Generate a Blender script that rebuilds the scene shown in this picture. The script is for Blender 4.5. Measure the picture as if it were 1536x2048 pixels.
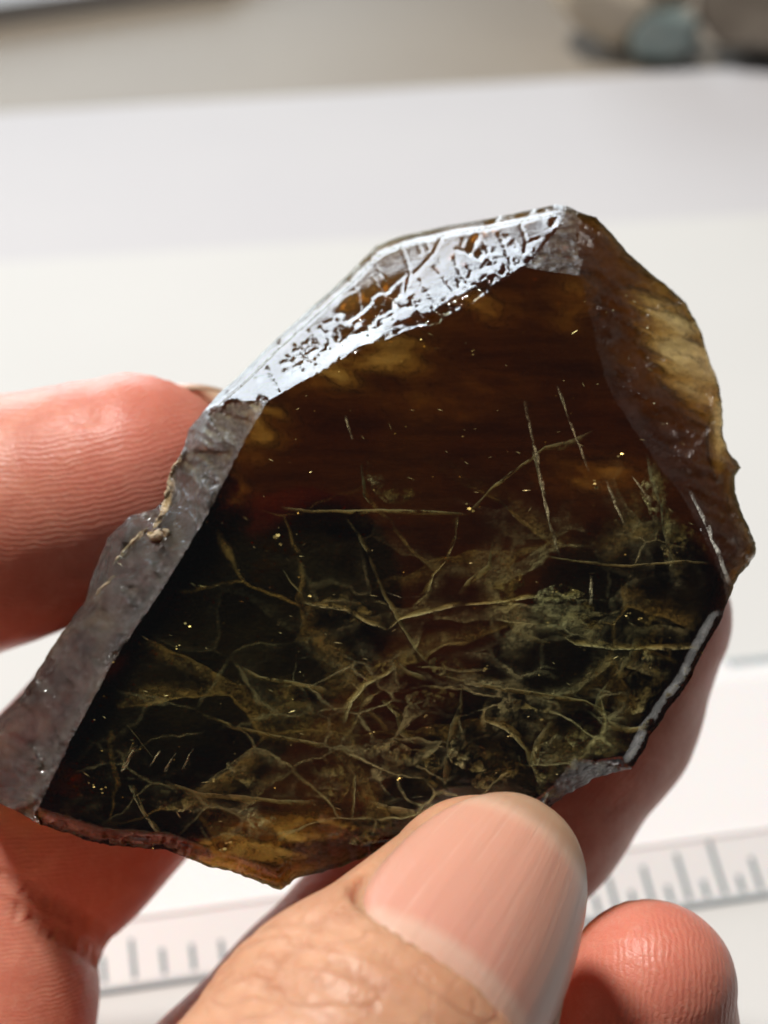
import bpy, bmesh, math, random
import numpy as np
from mathutils import Vector
from mathutils.geometry import delaunay_2d_cdt

for o in list(bpy.data.objects):
    bpy.data.objects.remove(o)
random.seed(7)
RNG = np.random.RandomState(11)
S = 0.01                       # everything below is laid out in centimetres, 1 unit = 1 m
scene = bpy.context.scene

# ------------------------------------------------------------------ camera
PITCH = math.radians(34.0)
CAM_H = 13.0
FPX = 3571.0                   # focal length in photograph pixels (1536 x 2048)
cam_d = bpy.data.cameras.new("camera")
cam = bpy.data.objects.new("camera", cam_d)
scene.collection.objects.link(cam)
cam.location = (0, 0, CAM_H * S)
cam.rotation_euler = (math.pi / 2 - PITCH, 0, 0)
cam_d.lens = 36.0 * FPX / 2048.0
cam_d.clip_start = 0.005
cam_d.clip_end = 50
cam_d.dof.use_dof = True
cam_d.dof.focus_distance = 10.8 * S
cam_d.dof.aperture_fstop = 32.0
scene.camera = cam
CX = np.array([1.0, 0, 0])
CY = np.array([0, math.sin(PITCH), math.cos(PITCH)])
CZ = np.array([0, -math.cos(PITCH), math.sin(PITCH)])
CO = np.array([0, 0, CAM_H])

# ------------------------------------------------------------------ world, lamps, exposure
world = bpy.data.worlds.new("World")
scene.world = world
world.use_nodes = True
wb = world.node_tree.nodes["Background"]
wb.inputs[0].default_value = (0.92, 0.96, 1.0, 1)
wb.inputs[1].default_value = 0.07

def lamp(name, loc, target, size, size_y, power, color):
    d = bpy.data.lights.new(name, 'AREA')
    d.shape = 'RECTANGLE'
    d.size, d.size_y = size, size_y
    d.energy = power
    d.color = color
    o = bpy.data.objects.new(name, d)
    scene.collection.objects.link(o)
    o.location = loc
    o.rotation_euler = (Vector(target) - Vector(loc)).to_track_quat('-Z', 'Y').to_euler()
    return o

SUBJ = (0, 0.10, 0.06)
lamp("window_light", (-0.46, 1.60, 0.36), SUBJ, 0.9, 0.62, 12.0, (0.82, 0.92, 1.0))
lamp("side_window_light", (-1.36, 0.87, 0.36), SUBJ, 0.6, 0.5, 2.4, (1.0, 0.96, 0.91))
kd = bpy.data.lights.new("key_light", 'SPOT')          # soft pool of light on the near half of the table
kd.energy = 64.0
kd.color = (1.0, 0.965, 0.915)
kd.spot_size = math.radians(52)
kd.spot_blend = 0.9
kd.shadow_soft_size = 0.07
ko = bpy.data.objects.new("key_light", kd)
scene.collection.objects.link(ko)
ko.location = (-0.36, 0.27, 1.08)
ko.rotation_euler = (Vector((0, 0.07, 0.0)) - ko.location).to_track_quat('-Z', 'Y').to_euler()

scene.view_settings.view_transform = 'Standard'
scene.view_settings.look = 'None'
scene.view_settings.exposure = 0.0
scene.view_settings.gamma = 1.0
scene.view_settings.use_curve_mapping = False
scene.render.engine = 'CYCLES'
scene.cycles.use_denoising = True
scene.cycles.max_bounces = 8
scene.cycles.transparent_max_bounces = 40
scene.cycles.use_adaptive_sampling = True
scene.cycles.adaptive_threshold = 0.025
scene.cycles.volume_bounces = 1
scene.cycles.sample_clamp_indirect = 6.0

# ------------------------------------------------------------------ helpers
def to_world(v):
    v = np.asarray(v, float)
    return CO + v[..., 0:1] * CX + v[..., 1:2] * CY + v[..., 2:3] * CZ

def cs(px, py, d):
    """build-frame point (cm) for a place seen at px,py and d cm deep"""
    return np.array([(px - 768.0) / FPX * d, (1024.0 - py) / FPX * d, -d])

def csa(px, py, d):
    return np.stack([(px - 768.0) / FPX * d, (1024.0 - py) / FPX * d, -d], -1)

def T(px, py, z=0.0):
    """point on the table (world cm)"""
    r = to_world(cs(px, py, 1.0)) - CO
    t = (z - CAM_H) / r[2]
    return CO + r * t

def mesh_obj(name, verts, faces, mat=None, parent=None, smooth=True):
    m = bpy.data.meshes.new(name)
    v = np.asarray(verts, float) * S
    m.from_pydata(v.tolist(), [], faces if isinstance(faces, list) else faces.tolist())
    m.update()
    if smooth:
        m.polygons.foreach_set("use_smooth", np.ones(len(m.polygons), bool))
    if mat:
        m.materials.append(mat)
    o = bpy.data.objects.new(name, m)
    scene.collection.objects.link(o)
    if parent:
        o.parent = parent
    return o

def tag(o, label=None, cat=None, group=None, kind=None):
    for k, v in (("label", label), ("category", cat), ("group", group), ("kind", kind)):
        if v:
            o[k] = v
    return o

def vattr(o, name, data, domain='POINT'):
    a = o.data.attributes.new(name, 'FLOAT', domain)
    a.data.foreach_set("value", np.asarray(data, np.float32))

def hash2(ix, iy, seed):
    h = ix.astype(np.int32).view(np.uint32) * np.uint32(374761393)
    h += iy.astype(np.int32).view(np.uint32) * np.uint32(668265263)
    h += np.uint32((seed * 974634777) & 0xffffffff)
    h ^= h >> np.uint32(13)
    h *= np.uint32(1274126177)
    h ^= h >> np.uint32(16)
    return (h & np.uint32(0xffffff)) * (1.0 / 0xffffff)

def vnoise(x, y, seed=0):
    x = np.asarray(x, float); y = np.asarray(y, float)
    ix = np.floor(x); iy = np.floor(y)
    fx = x - ix; fy = y - iy
    fx = fx * fx * (3 - 2 * fx); fy = fy * fy * (3 - 2 * fy)
    a = hash2(ix, iy, seed); b = hash2(ix + 1, iy, seed)
    c = hash2(ix, iy + 1, seed); d = hash2(ix + 1, iy + 1, seed)
    return (a * (1 - fx) + b * fx) * (1 - fy) + (c * (1 - fx) + d * fx) * fy

def fbm(x, y, seed=0, oct=4):
    s = 0; a = 0.5
    for k in range(oct):
        s = s + a * vnoise(x, y, seed + k * 17); x = x * 2.03; y = y * 2.03; a *= 0.5
    return s

def cellnoise(x, y, seed=0):
    """flat random value per jittered cell, and distance to the second nearest minus nearest"""
    ix = np.floor(x); iy = np.floor(y)
    b1 = np.full(x.shape, 9.0); b2 = np.full(x.shape, 9.0); val = np.zeros(x.shape)
    for dx in (-1, 0, 1):
        for dy in (-1, 0, 1):
            jx = ix + dx + hash2(ix + dx, iy + dy, seed); jy = iy + dy + hash2(ix + dx, iy + dy, seed + 5)
            d = np.hypot(jx - x, jy - y)
            nv = hash2(ix + dx, iy + dy, seed + 9)
            near = d < b1
            b2 = np.where(near, b1, np.minimum(b2, d))
            val = np.where(near, nv, val)
            b1 = np.where(near, d, b1)
    return val, b2 - b1

def dist_poly(x, y, pts, closed=False):
    pts = np.asarray(pts, float)
    if closed:
        pts = np.vstack([pts, pts[:1]])
    best = np.full(np.shape(x), 1e9)
    for (x0, y0), (x1, y1) in zip(pts[:-1], pts[1:]):
        dx, dy = x1 - x0, y1 - y0
        t = np.clip(((x - x0) * dx + (y - y0) * dy) / (dx * dx + dy * dy + 1e-9), 0, 1)
        best = np.minimum(best, np.hypot(x - x0 - t * dx, y - y0 - t * dy))
    return best

def inside(x, y, poly):
    poly = np.asarray(poly, float)
    r = np.zeros(np.shape(x), bool)
    j = len(poly) - 1
    for i in range(len(poly)):
        xi, yi = poly[i]; xj, yj = poly[j]
        c = ((yi > y) != (yj > y)) & (x < (xj - xi) * (y - yi) / (yj - yi + 1e-12) + xi)
        r ^= c
        j = i
    return r

def sstep(a, b, x):
    t = np.clip((x - a) / (b - a), 0, 1)
    return t * t * (3 - 2 * t)

class NT:
    """small node-tree helper"""
    def __init__(self, name):
        self.m = bpy.data.materials.new(name)
        self.m.use_nodes = True
        self.t = self.m.node_tree
        self.t.nodes.clear()
        self.out = self.t.nodes.new("ShaderNodeOutputMaterial")
    def n(self, typ, **kw):
        nd = self.t.nodes.new(typ)
        for k, v in kw.items():
            setattr(nd, k, v)
        return nd
    def set(self, sock, v):
        if isinstance(v, bpy.types.NodeSocket):
            self.t.links.new(v, sock)
        elif v is not None:
            sock.default_value = v
    def node(self, typ, ins, out=0, **kw):
        nd = self.n(typ, **kw)
        for k, v in ins.items():
            self.set(nd.inputs[k], v)
        return nd.outputs[out]
    def math(self, op, a, b=None, c=None, clamp=False):
        nd = self.n("ShaderNodeMath", operation=op, use_clamp=clamp)
        self.set(nd.inputs[0], a)
        if b is not None: self.set(nd.inputs[1], b)
        if c is not None: self.set(nd.inputs[2], c)
        return nd.outputs[0]
    def mix(self, f, a, b, mode='MIX'):
        nd = self.n("ShaderNodeMix", data_type='RGBA', blend_type=mode)
        self.set(nd.inputs[0], f); self.set(nd.inputs[6], a); self.set(nd.inputs[7], b)
        return nd.outputs[2]
    def ramp(self, f, stops):
        nd = self.n("ShaderNodeValToRGB")
        el = nd.color_ramp.elements
        while len(el) < len(stops): el.new(0.5)
        for e, (p, c) in zip(el, stops):
            e.position = p
            e.color = c if len(c) == 4 else (*c, 1)
        self.set(nd.inputs[0], f)
        return nd.outputs[0]
    def smooth(self, x, a, b):
        nd = self.n("ShaderNodeMapRange", interpolation_type='SMOOTHSTEP')
        self.set(nd.inputs[0], x); self.set(nd.inputs[1], a); self.set(nd.inputs[2], b)
        return nd.outputs[0]
    def attr(self, name):
        return self.n("ShaderNodeAttribute", attribute_name=name).outputs["Fac"]
    def pos(self, scale=(100, 100, 100), rot=(0, 0, 0)):
        tc = self.n("ShaderNodeTexCoord").outputs["Object"]
        return self.node("ShaderNodeMapping", {"Vector": tc, "Scale": scale, "Rotation": rot})
    def noise(self, vec, scale, detail=4, rough=0.55, dist=0.0, out=0):
        return self.node("ShaderNodeTexNoise", {"Vector": vec, "Scale": scale, "Detail": detail, "Roughness": rough, "Distortion": dist}, out)
    def bump(self, h, strength, dist, normal=None):
        return self.node("ShaderNodeBump", {"Height": h, "Strength": strength, "Distance": dist, "Normal": normal})
    def surf(self, s):
        self.t.links.new(s, self.out.inputs[0]); return self.m

def mat_simple(name, col, rough=0.6, col2=None, nscale=3.0, bump=0.0, bscale=20.0, **kw):
    t = NT(name)
    p = t.pos()
    c = (*col, 1)
    if col2:
        f = t.noise(p, nscale, 5)
        f = t.smooth(f, 0.3, 0.7)
        c = t.mix(f, (*col, 1), (*col2, 1))
    ins = {"Base Color": c, "Roughness": rough}
    ins.update(kw)
    if bump:
        ins["Normal"] = t.bump(t.noise(p, bscale, 4), bump, 0.0003)
    return t.surf(t.node("ShaderNodeBsdfPrincipled", ins))

# ------------------------------------------------------------------ the surface and background
def slab(name, quad, z0, z1, mat, n=24, edge_noise=0.0, seed=0):
    """thin sheet over four table points, edges slightly uneven"""
    q = [np.array(p[:2]) for p in quad]
    ring = []
    for k in range(4):
        a, b = q[k], q[(k + 1) % 4]
        for i in range(n):
            t = i / n
            p = a + (b - a) * t
            if edge_noise:
                p = p + edge_noise * (RNG.rand(2) - 0.5)
            ring.append(p)
    N = len(ring)
    v = [(p[0], p[1], z1) for p in ring] + [(p[0], p[1], z0) for p in ring]
    f = [list(range(N)), list(range(2 * N - 1, N - 1, -1))]
    f += [[i, i + N, (i + 1) % N + N, (i + 1) % N] for i in range(N)]
    o = mesh_obj(name, v, f, mat, smooth=False)
    return o

m_table = mat_simple("beige_laminate", (0.31, 0.262, 0.205), 0.55, (0.28, 0.235, 0.185), 0.15, 0.05)
top = mesh_obj("tabletop", [(-150, 6.2, 0), (150, 6.2, 0), (150, 220, 0), (-150, 220, 0)], [[0, 1, 2, 3]], m_table, smooth=False)
tag(top, kind="structure")

m_shade_paper = mat_simple("shade_toned_paper", (0.565, 0.555, 0.575), 0.75, (0.58, 0.57, 0.585), 0.2, 0.06)  # darker lilac tone of the white paper, soft shade painted into the colour
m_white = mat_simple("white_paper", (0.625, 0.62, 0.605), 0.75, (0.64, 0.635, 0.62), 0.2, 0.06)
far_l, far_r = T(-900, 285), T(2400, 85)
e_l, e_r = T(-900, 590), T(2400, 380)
far = slab("paper_sheet", [T(-900, 900), T(2400, 800), far_r, far_l], 0.01, 0.045, m_shade_paper, edge_noise=0.03)  # added sheet, stands for the shaded far part of the white card
tag(far, "added sheet farthest back, its lilac-grey a painted shade on the card, under the blurred beige edge", "paper")
near = slab("paper_sheet", [np.array([-26, 7.4, 0]), np.array([30, 7.0, 0]), e_r, e_l], 0.05, 0.075, m_white, edge_noise=0.03)
tag(near, "bright white sheet under the ruler and the hand", "paper")

m_grey = mat_simple("grey_board", (0.42, 0.42, 0.43), 0.6)
gb = slab("board", [T(-700, 150), T(440, -8), T(900, -260), T(-900, -200)], 0.012, 0.5, m_grey)
tag(gb, "blurred grey board at the very top left corner", "board")

def rock(name, px, py, w, h, mat, label, cat, seed, squash=(1, 1, 1), group=None):
    base = T(px, py)
    d = np.linalg.norm(base - CO)
    sx = w * d / FPX / 2; sz = h * d / FPX / 2
    bm = bmesh.new()
    bmesh.ops.create_icosphere(bm, subdivisions=4, radius=1)
    v = np.array([x.co[:] for x in bm.verts])
    f = [[x.index for x in fc.verts] for fc in bm.faces]
    bm.free()
    rs = np.random.RandomState(seed)
    rad = np.full(len(v), 1.35)
    for k in range(15):                                   # planes cut a rough broken lump
        n = rs.randn(3); n /= np.linalg.norm(n)
        c = v @ n
        rad = np.minimum(rad, np.where(c > 0.05, rs.uniform(0.72, 1.0) / np.maximum(c, 0.05), 9))
    rad += 0.06 * (fbm(v[:, 0] * 4 + 9, v[:, 1] * 4 + v[:, 2] * 3, seed) - 0.5)
    v = v * rad[:, None] * np.array([sx, sx * 0.8, sz]) * np.array(squash)
    v[:, 2] -= v[:, 2].min()
    o = mesh_obj(name, v + np.array([base[0], base[1], 0.005]), f, mat, smooth=False)
    tag(o, label, cat, group)
    return o

rock("mineral_chunk", 1225, 105, 270, 260, mat_simple("cream_stone", (0.56, 0.49, 0.38), 0.6, (0.50, 0.43, 0.34), 1.5, 0.3),
     "blurred cream mineral chunk between beige table and dark stone", "mineral", 3)
rock("mineral_chunk", 1330, 132, 110, 110, mat_simple("teal_stone", (0.17, 0.225, 0.22), 0.5, (0.24, 0.28, 0.265), 2, 0.3),
     "small blurred teal mineral chunk at the top right", "mineral", 5)
rock("mineral_chunk", 1530, 112, 290, 240, mat_simple("brown_stone", (0.09, 0.07, 0.052), 0.5, (0.17, 0.14, 0.11), 0.9, 0.3),
     "blurred dark brown mineral chunk in the top right corner", "mineral", 8)

# ------------------------------------------------------------------ ruler
NE0, NE1 = T(180, 2002), T(1536, 1803)                # near edge line
rx = NE1 - NE0; rx[2] = 0; rx /= np.linalg.norm(rx)
ry = np.array([-rx[1], rx[0], 0])
wid = float((T(1490, 1335) - NE0) @ ry)
bev = 0.62
RT = 0.27
m_rul = NT("ruler_plastic")
rp = m_rul.node("ShaderNodeBsdfPrincipled", {"Base Color": (0.78, 0.755, 0.75, 1), "Roughness": 0.25, "IOR": 1.46,
                                              "Subsurface Weight": 0.15, "Subsurface Scale": 0.002})
m_rul = m_rul.surf(rp)
prof = [(0, 0.0), (0, 0.05), (0.015, 0.065), (bev - 0.03, RT - 0.01), (bev - 0.01, RT + 0.02), (bev + 0.03, RT + 0.02), (bev + 0.05, RT), (wid - bev, RT), (wid - bev + 0.03, RT - 0.008), (wid - 0.01, 0.06), (wid, 0.05), (wid, 0.0)]
xs = np.linspace(-9, 16, 60)
v = []
for x in xs:
    for (y, z) in prof:
        p = NE0 + rx * x + ry * y
        v.append((p[0], p[1], 0.079 + z))
K = len(prof)
f = []
for i in range(len(xs) - 1):
    for k in range(K):
        f.append([i * K + k, i * K + (k + 1) % K, (i + 1) * K + (k + 1) % K, (i + 1) * K + k][::-1])
f.append(list(range(K))); f.append([(len(xs) - 1) * K + k for k in range(K)][::-1])
ruler = mesh_obj("ruler", v, f, m_rul, smooth=False)
tag(ruler, "clear white plastic ruler with grey tick marks lying behind the hand", "ruler")
m_tick = mat_simple("tick_ink", (0.11, 0.16, 0.18), 0.5)
m_edge = mat_simple("ruler_edge", (0.42, 0.50, 0.54), 0.3)

def on_bevel(x, y, far=False, lift=0.004):
    yy = wid - y if far else y
    z = 0.079 + 0.065 + (RT - 0.075) * (y - 0.015) / (bev - 0.045)
    p = NE0 + rx * x + ry * yy
    return np.array([p[0], p[1], z + lift])

tick_meshes = {}
def tick(x, y0, y1, w, far=False):
    key = (round(y0, 3), round(y1, 3), round(w, 3), far)
    o0 = on_bevel(x, 0, far)
    if key not in tick_meshes:
        a = on_bevel(x - w / 2, y0, far) - o0; b = on_bevel(x + w / 2, y0, far) - o0
        c = on_bevel(x + w / 2, y1, far) - o0; d = on_bevel(x - w / 2, y1, far) - o0
        up = np.array([0, 0, 0.003])
        q = [a, b, c, d]
        vv = [p + up for p in q] + [p - up for p in q]
        ff = [[0, 1, 2, 3], [7, 6, 5, 4]] + [[i, i + 4, (i + 1) % 4 + 4, (i + 1) % 4] for i in range(4)]
        ob = mesh_obj("tick_mark", vv, ff, m_tick, ruler, smooth=False)
        tick_meshes[key] = ob.data
    else:
        ob = bpy.data.objects.new("tick_mark", tick_meshes[key])
        scene.collection.objects.link(ob); ob.parent = ruler
    ob.location = Vector((o0 * S).tolist())

pxcm = np.linalg.norm(T(1300, 1830) - T(1200, 1845)) / 101.0    # cm per photo pixel there
xl = float((T(213, 1990) - NE0) @ rx)
for k in range(8):
    tick(xl + k * 55 * pxcm, 0.05, 0.42 if k == 1 else 0.29, 0.042)
xr = float((T(1197, 1850) - NE0) @ rx)
for k in range(-6, 16):
    L = 0.20 if k % 2 == 0 else (0.36, 0.42, 0.5, 0.58)[(k // 2) % 4]
    tick(xr + k * 36.5 * pxcm, 0.03, L, 0.042)
xf = float((T(1455, 1345) - NE0) @ rx)
for k in range(14):
    tick(xf + k * 0.075, 0.0, 0.2, 0.04, True)
# blue-grey cut face along the near edge
ve = []
for x in (-9, 16):
    for (y, z) in ((-0.02, 0.0), (-0.02, 0.055), (-0.004, 0.055), (-0.004, 0.0)):
        p = NE0 + rx * x + ry * y
        ve.append((p[0], p[1], 0.079 + z))
mesh_obj("edge_strip", ve, [[0, 1, 5, 4], [1, 2, 6, 5], [2, 3, 7, 6], [3, 0, 4, 7], [0, 3, 2, 1], [4, 5, 6, 7]], m_edge, ruler, smooth=False)

# ------------------------------------------------------------------ hand
def seg(P, a, b, ra, rb):
    ab = b - a
    t = np.clip(((P - a) @ ab) / (ab @ ab), 0, 1)
    d = P - a - t[..., None] * ab
    return np.sqrt((d * d).sum(-1)) - (ra + (rb - ra) * t)

def smin(a, b, k):
    h = np.clip(0.5 + 0.5 * (b - a) / k, 0, 1)
    return b + (a - b) * h - k * h * (1 - h)

CH = {
    "thumb": [(962, 1800, 10.40, 0.605), (745, 2145, 9.50, 0.955), (480, 2500, 8.90, 0.98), (150, 3000, 8.6, 1.15)],
    "index": [(262, 962, 12.9, 0.80), (0, 1042, 13.05, 0.885), (-420, 1210, 13.1, 0.93), (-760, 2000, 11.8, 1.0), (-520, 2700, 10.2, 1.05)],
    "middle": [(600, 1180, 13.25, 0.76), (300, 1450, 13.3, 0.865), (-20, 1800, 12.9, 0.88), (-135, 2330, 12.0, 0.95), (-220, 2750, 10.8, 1.05)],
    "ring": [(1262, 1235, 13.15, 0.73), (1175, 1420, 13.25, 0.80), (1040, 1600, 13.25, 0.82), (640, 2045, 12.9, 0.80), (300, 2420, 12.2, 0.88), (120, 2800, 10.8, 1.0)],
    "pinky": [(1300, 1975, 11.4, 0.555), (1285, 2110, 11.5, 0.61), (1150, 2500, 11.4, 0.72), (620, 2900, 10.4, 0.9)],
}
CHC = {k: [(cs(p[0], p[1], p[2]), p[3]) for p in v] for k, v in CH.items()}
wrist = cs(-300, 3900, 7.4)
PALM = [(CHC["index"][-1][0], wrist, 1.05, 1.5), (CHC["middle"][-1][0], wrist, 1.1, 1.5), (CHC["ring"][-1][0], wrist + np.array([0.8, 0, 0]), 1.05, 1.5),
        (CHC["pinky"][-1][0], wrist + np.array([1.2, 0, 0]), 0.95, 1.4), (CHC["thumb"][-1][0], wrist, 1.2, 1.5),
        (CHC["index"][-1][0], CHC["pinky"][-1][0], 1.0, 0.9)]

def unit(v):
    v = np.asarray(v, float)
    return v / np.linalg.norm(v)

class Nail:
    def __init__(s, finger, hint, y0, y1, r0, r1, half, power=2.7, sag=0.05):
        c = CHC[finger]
        s.o = c[0][0]
        s.a = unit(c[0][0] - c[1][0])
        s.n = unit(np.asarray(hint) - (np.asarray(hint) @ s.a) * s.a)
        s.b = np.cross(s.a, s.n) * -1
        s.y0, s.y1, s.r0, s.r1, s.half, s.pw, s.sag = y0, y1, r0, r1, half, power, sag
    def rad(s, y):
        t = (y - s.y0) / (s.y1 - s.y0)
        return s.r0 + (s.r1 - s.r0) * t + s.sag * (1 - (2 * t - 1) ** 2)
    def local(s, P):
        q = P - s.o
        y = q @ s.a; h = q @ s.n; w = q @ s.b
        return y, np.arctan2(w, h), np.hypot(h, w)
    def shape(s, y, phi):
        u = phi / s.half
        w = (y - 0.5 * (s.y0 + s.y1)) / (0.5 * (s.y1 - s.y0))
        return (np.abs(u) ** s.pw + np.abs(w) ** s.pw) ** (1 / s.pw)
    def carve(s, P, grow=1.045, lift=-0.012):
        y, phi, r = s.local(P)
        sh = (s.shape(y, phi) - grow) * 0.6
        return np.maximum(np.maximum(sh, (s.rad(np.clip(y, s.y0 - .1, s.y1 + .3)) + lift) - r), r - 1.15)   # <0 inside the carved room

NAILS = {
    "thumb": Nail("thumb", (0.16, 0.25, 1.0), -1.08, 0.47, 0.745, 0.50, 1.12, 2.6, 0.07),
    "index": Nail("index", (0.25, 0.80, -0.55), -0.70, 0.86, 0.80, 0.46, 0.95),
    "pinky": Nail("pinky", (0.05, 0.3, -1.0), -0.40, 0.50, 0.56, 0.25, 1.05),
    "ring": Nail("ring", (0.1, 0.3, -1.0), -0.5, 0.72, 0.74, 0.48, 1.0),
    "middle": Nail("middle", (0.1, 0.3, -1.0), -0.5, 0.72, 0.78, 0.5, 1.0),
}

def chain(P, c):
    d = None
    for (a, ra), (b, rb) in zip(c[:-1], c[1:]):
        e = seg(P, a, b, ra, rb)
        d = e if d is None else smin(d, e, 0.12)
    return d

def pnoise(P, sc, seed):
    return (vnoise(P[..., 0] * sc + 31, P[..., 1] * sc + P[..., 2] * sc * 0.7, seed) + vnoise(P[..., 2] * sc + 7, P[..., 1] * sc - P[..., 0] * sc * 0.6, seed + 3)) - 1.0

def groove(P, c, k, offs, depth, width, amp=0.05, seed=1):
    J = c[k][0]; ax = unit(c[k - 1][0] - c[k + 1][0])
    s_ = (P - J) @ ax + amp * pnoise(P, 2.2, seed)
    g = 0
    for o_ in offs:
        g = g + np.exp(-((s_ - o_) / width) ** 2)
    return depth * g

def hand_sdf(P, fine=True, act=None):
    fs = {k: chain(P, c) for k, c in CHC.items() if act is None or k in act}
    if fine: fs["middle"] = fs["middle"] + groove(P, CHC["middle"], 2, (-0.09, 0.08), 0.05, 0.045) + groove(P, CHC["middle"], 2, (0.0,), 0.05, 0.22)
    if fine: fs["index"] = fs["index"] + 0.02 * np.exp(-(((P[..., 0] - cs(205, 0, 12.9)[0]) / 0.12) ** 2)) * (P[..., 1] > cs(0, 860, 12.9)[1])
    if fine: fs["thumb"] = fs["thumb"] + groove(P, CHC["thumb"], 1, (-0.30, -0.16, -0.02, 0.14), 0.014, 0.03, 0.09, 5)
    d = None
    for k in fs:
        d = fs[k] if d is None else np.minimum(d, fs[k])
    pal = None
    if act is None or "palm" in act:
        for a, b, ra, rb in PALM:
            e = seg(P, a, b, ra, rb)
            pal = e if pal is None else smin(pal, e, 0.4)
        d = pal if d is None else smin(d, pal, 0.35)
    if fine: d = d + 0.010 * pnoise(P, 3.0, 21) + 0.004 * pnoise(P, 9.0, 4)
    for k, nl in NAILS.items():
        if act is None or k in act:
            d = np.maximum(d, -nl.carve(P))
    return d, fs

H = 0.04
lo = np.array([-6.2, -8.0, -14.4]); hi = np.array([2.8, 1.6, -5.8])
nx, ny, nz = np.ceil((hi - lo) / H).astype(int)
# coarse pass, then only the bricks near the skin are sampled finely
B = 12
vol = np.ones((nx, ny, nz), np.float32)
gx = lo[0] + H * np.arange(nx); gy = lo[1] + H * np.arange(ny); gz = lo[2] + H * np.arange(nz)
bx, by, bz = [np.arange(0, n_, B) for n_ in (nx, ny, nz)]
cc = np.stack(np.meshgrid(lo[0] + H * (bx + B / 2), lo[1] + H * (by + B / 2), lo[2] + H * (bz + B / 2), indexing='ij'), -1)
cd, cfs = hand_sdf(cc, False)
low_y = cc[..., 1] < -3.2
for i, j, k in np.argwhere(np.abs(cd) < H * B * 0.95 + 0.12):
    sl = (slice(bx[i], min(bx[i] + B, nx)), slice(by[j], min(by[j] + B, ny)), slice(bz[k], min(bz[k] + B, nz)))
    P = np.stack(np.meshgrid(gx[sl[0]], gy[sl[1]], gz[sl[2]], indexing='ij'), -1)
    ac_ = [q for q in cfs if cfs[q][i, j, k] < 1.0]
    if low_y[i, j, k] or not ac_: ac_.append("palm")
    vol[sl] = hand_sdf(P, False, ac_)[0]
for i, j, k in np.argwhere(cd <= -(H * B * 0.95 + 0.12)):
    vol[bx[i]:bx[i] + B, by[j]:by[j] + B, bz[k]:bz[k] + B] = -1

def surface_nets(v, lo, h):
    ins = v < 0
    nx, ny, nz = v.shape
    cnt = np.zeros((nx - 1, ny - 1, nz - 1), np.float32)
    acc = np.zeros((nx - 1, ny - 1, nz - 1, 3), np.float32)
    corners = [(a, b, c) for a in (0, 1) for b in (0, 1) for c in (0, 1)]
    sub = lambda A, c: A[c[0]:nx - 1 + c[0], c[1]:ny - 1 + c[1], c[2]:nz - 1 + c[2]]
    for ax in range(3):
        for c in corners:
            if c[ax]: continue
            c2 = list(c); c2[ax] = 1
            a, b = sub(v, c), sub(v, c2)
            cr = (a < 0) != (b < 0)
            t = np.where(cr, a / np.where(cr, a - b, 1), 0)
            cnt += cr
            for q in range(3):
                acc[..., q] += np.where(cr, c[q] + (t if q == ax else 0), 0)
    act = cnt > 0
    idx = -np.ones(cnt.shape, np.int64)
    idx[act] = np.arange(act.sum())
    cell = np.argwhere(act)
    verts = lo + h * (cell + acc[act] / cnt[act][:, None])
    faces = []
    for ax in range(3):
        o1, o2 = (ax + 1) % 3, (ax + 2) % 3
        s0 = [slice(1, -1)] * 3; s1 = [slice(1, -1)] * 3
        s0[ax] = slice(0, -1); s1[ax] = slice(1, None)
        a = ins[tuple(s0)]; b = ins[tuple(s1)]
        e = np.argwhere(a != b)
        if not len(e): continue
        flip = a[tuple(e.T)]
        base = e.copy(); base[:, o1] += 1; base[:, o2] += 1
        def cid(d1, d2):
            q = base.copy(); q[:, o1] -= d1; q[:, o2] -= d2
            ok = np.all((q >= 0) & (q < np.array(idx.shape)), axis=1)
            r = -np.ones(len(q), np.int64); r[ok] = idx[tuple(q[ok].T)]
            return r
        Q = np.stack([cid(0, 0), cid(1, 0), cid(1, 1), cid(0, 1)], 1)
        Q[~flip] = Q[~flip][:, ::-1]
        faces.append(Q[(Q >= 0).all(1)])
    return verts, np.concatenate(faces)

hv, hf = surface_nets(vol, lo, H)
for _ in range(2):                                       # pull the vertices onto the exact skin surface
    e = 0.01
    d0, _f = hand_sdf(hv)
    g = np.stack([hand_sdf(hv + np.eye(3)[q] * e)[0] - d0 for q in range(3)], 1) / e
    gl = np.maximum((g * g).sum(1), 0.2)
    hv = hv - np.clip(d0 / gl, -0.05, 0.05)[:, None] * g
_, fs = hand_sdf(hv)

# ---- skin
t = NT("skin")
p = t.pos()
pad = t.attr("pad"); tipm = t.attr("tip"); rco = t.attr("ridge"); wr = t.attr("wrinkle")
mott = t.noise(p, 2.4, 6, 0.65, 0.5)
fine = t.noise(p, 22, 4, 0.6)
tan_c = t.mix(t.smooth(mott, 0.35, 0.65), (0.68, 0.37, 0.225, 1), (0.60, 0.30, 0.175, 1))
pink_c = t.mix(t.smooth(mott, 0.35, 0.65), (0.70, 0.285, 0.195, 1), (0.61, 0.21, 0.14, 1))
col = t.mix(pad, tan_c, pink_c)
col = t.mix(t.math('MULTIPLY', tipm, 0.55), col, (0.70, 0.215, 0.155, 1))
col = t.mix(t.math('MULTIPLY', t.smooth(fine, 0.5, 0.75), 0.25), col, (0.72, 0.42, 0.31, 1))
wob = t.noise(p, 5, 2)
rid = t.math('SINE', t.math('MULTIPLY_ADD', wob, 14.0, t.math('MULTIPLY', rco, 6.2832 / 0.04)))
ridw = t.math('MULTIPLY', rid, t.math('MULTIPLY', pad, t.smooth(t.noise(p, 1.7, 3), 0.3, 0.55)))
ua_, va_ = t.attr("along"), t.attr("around")
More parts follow.
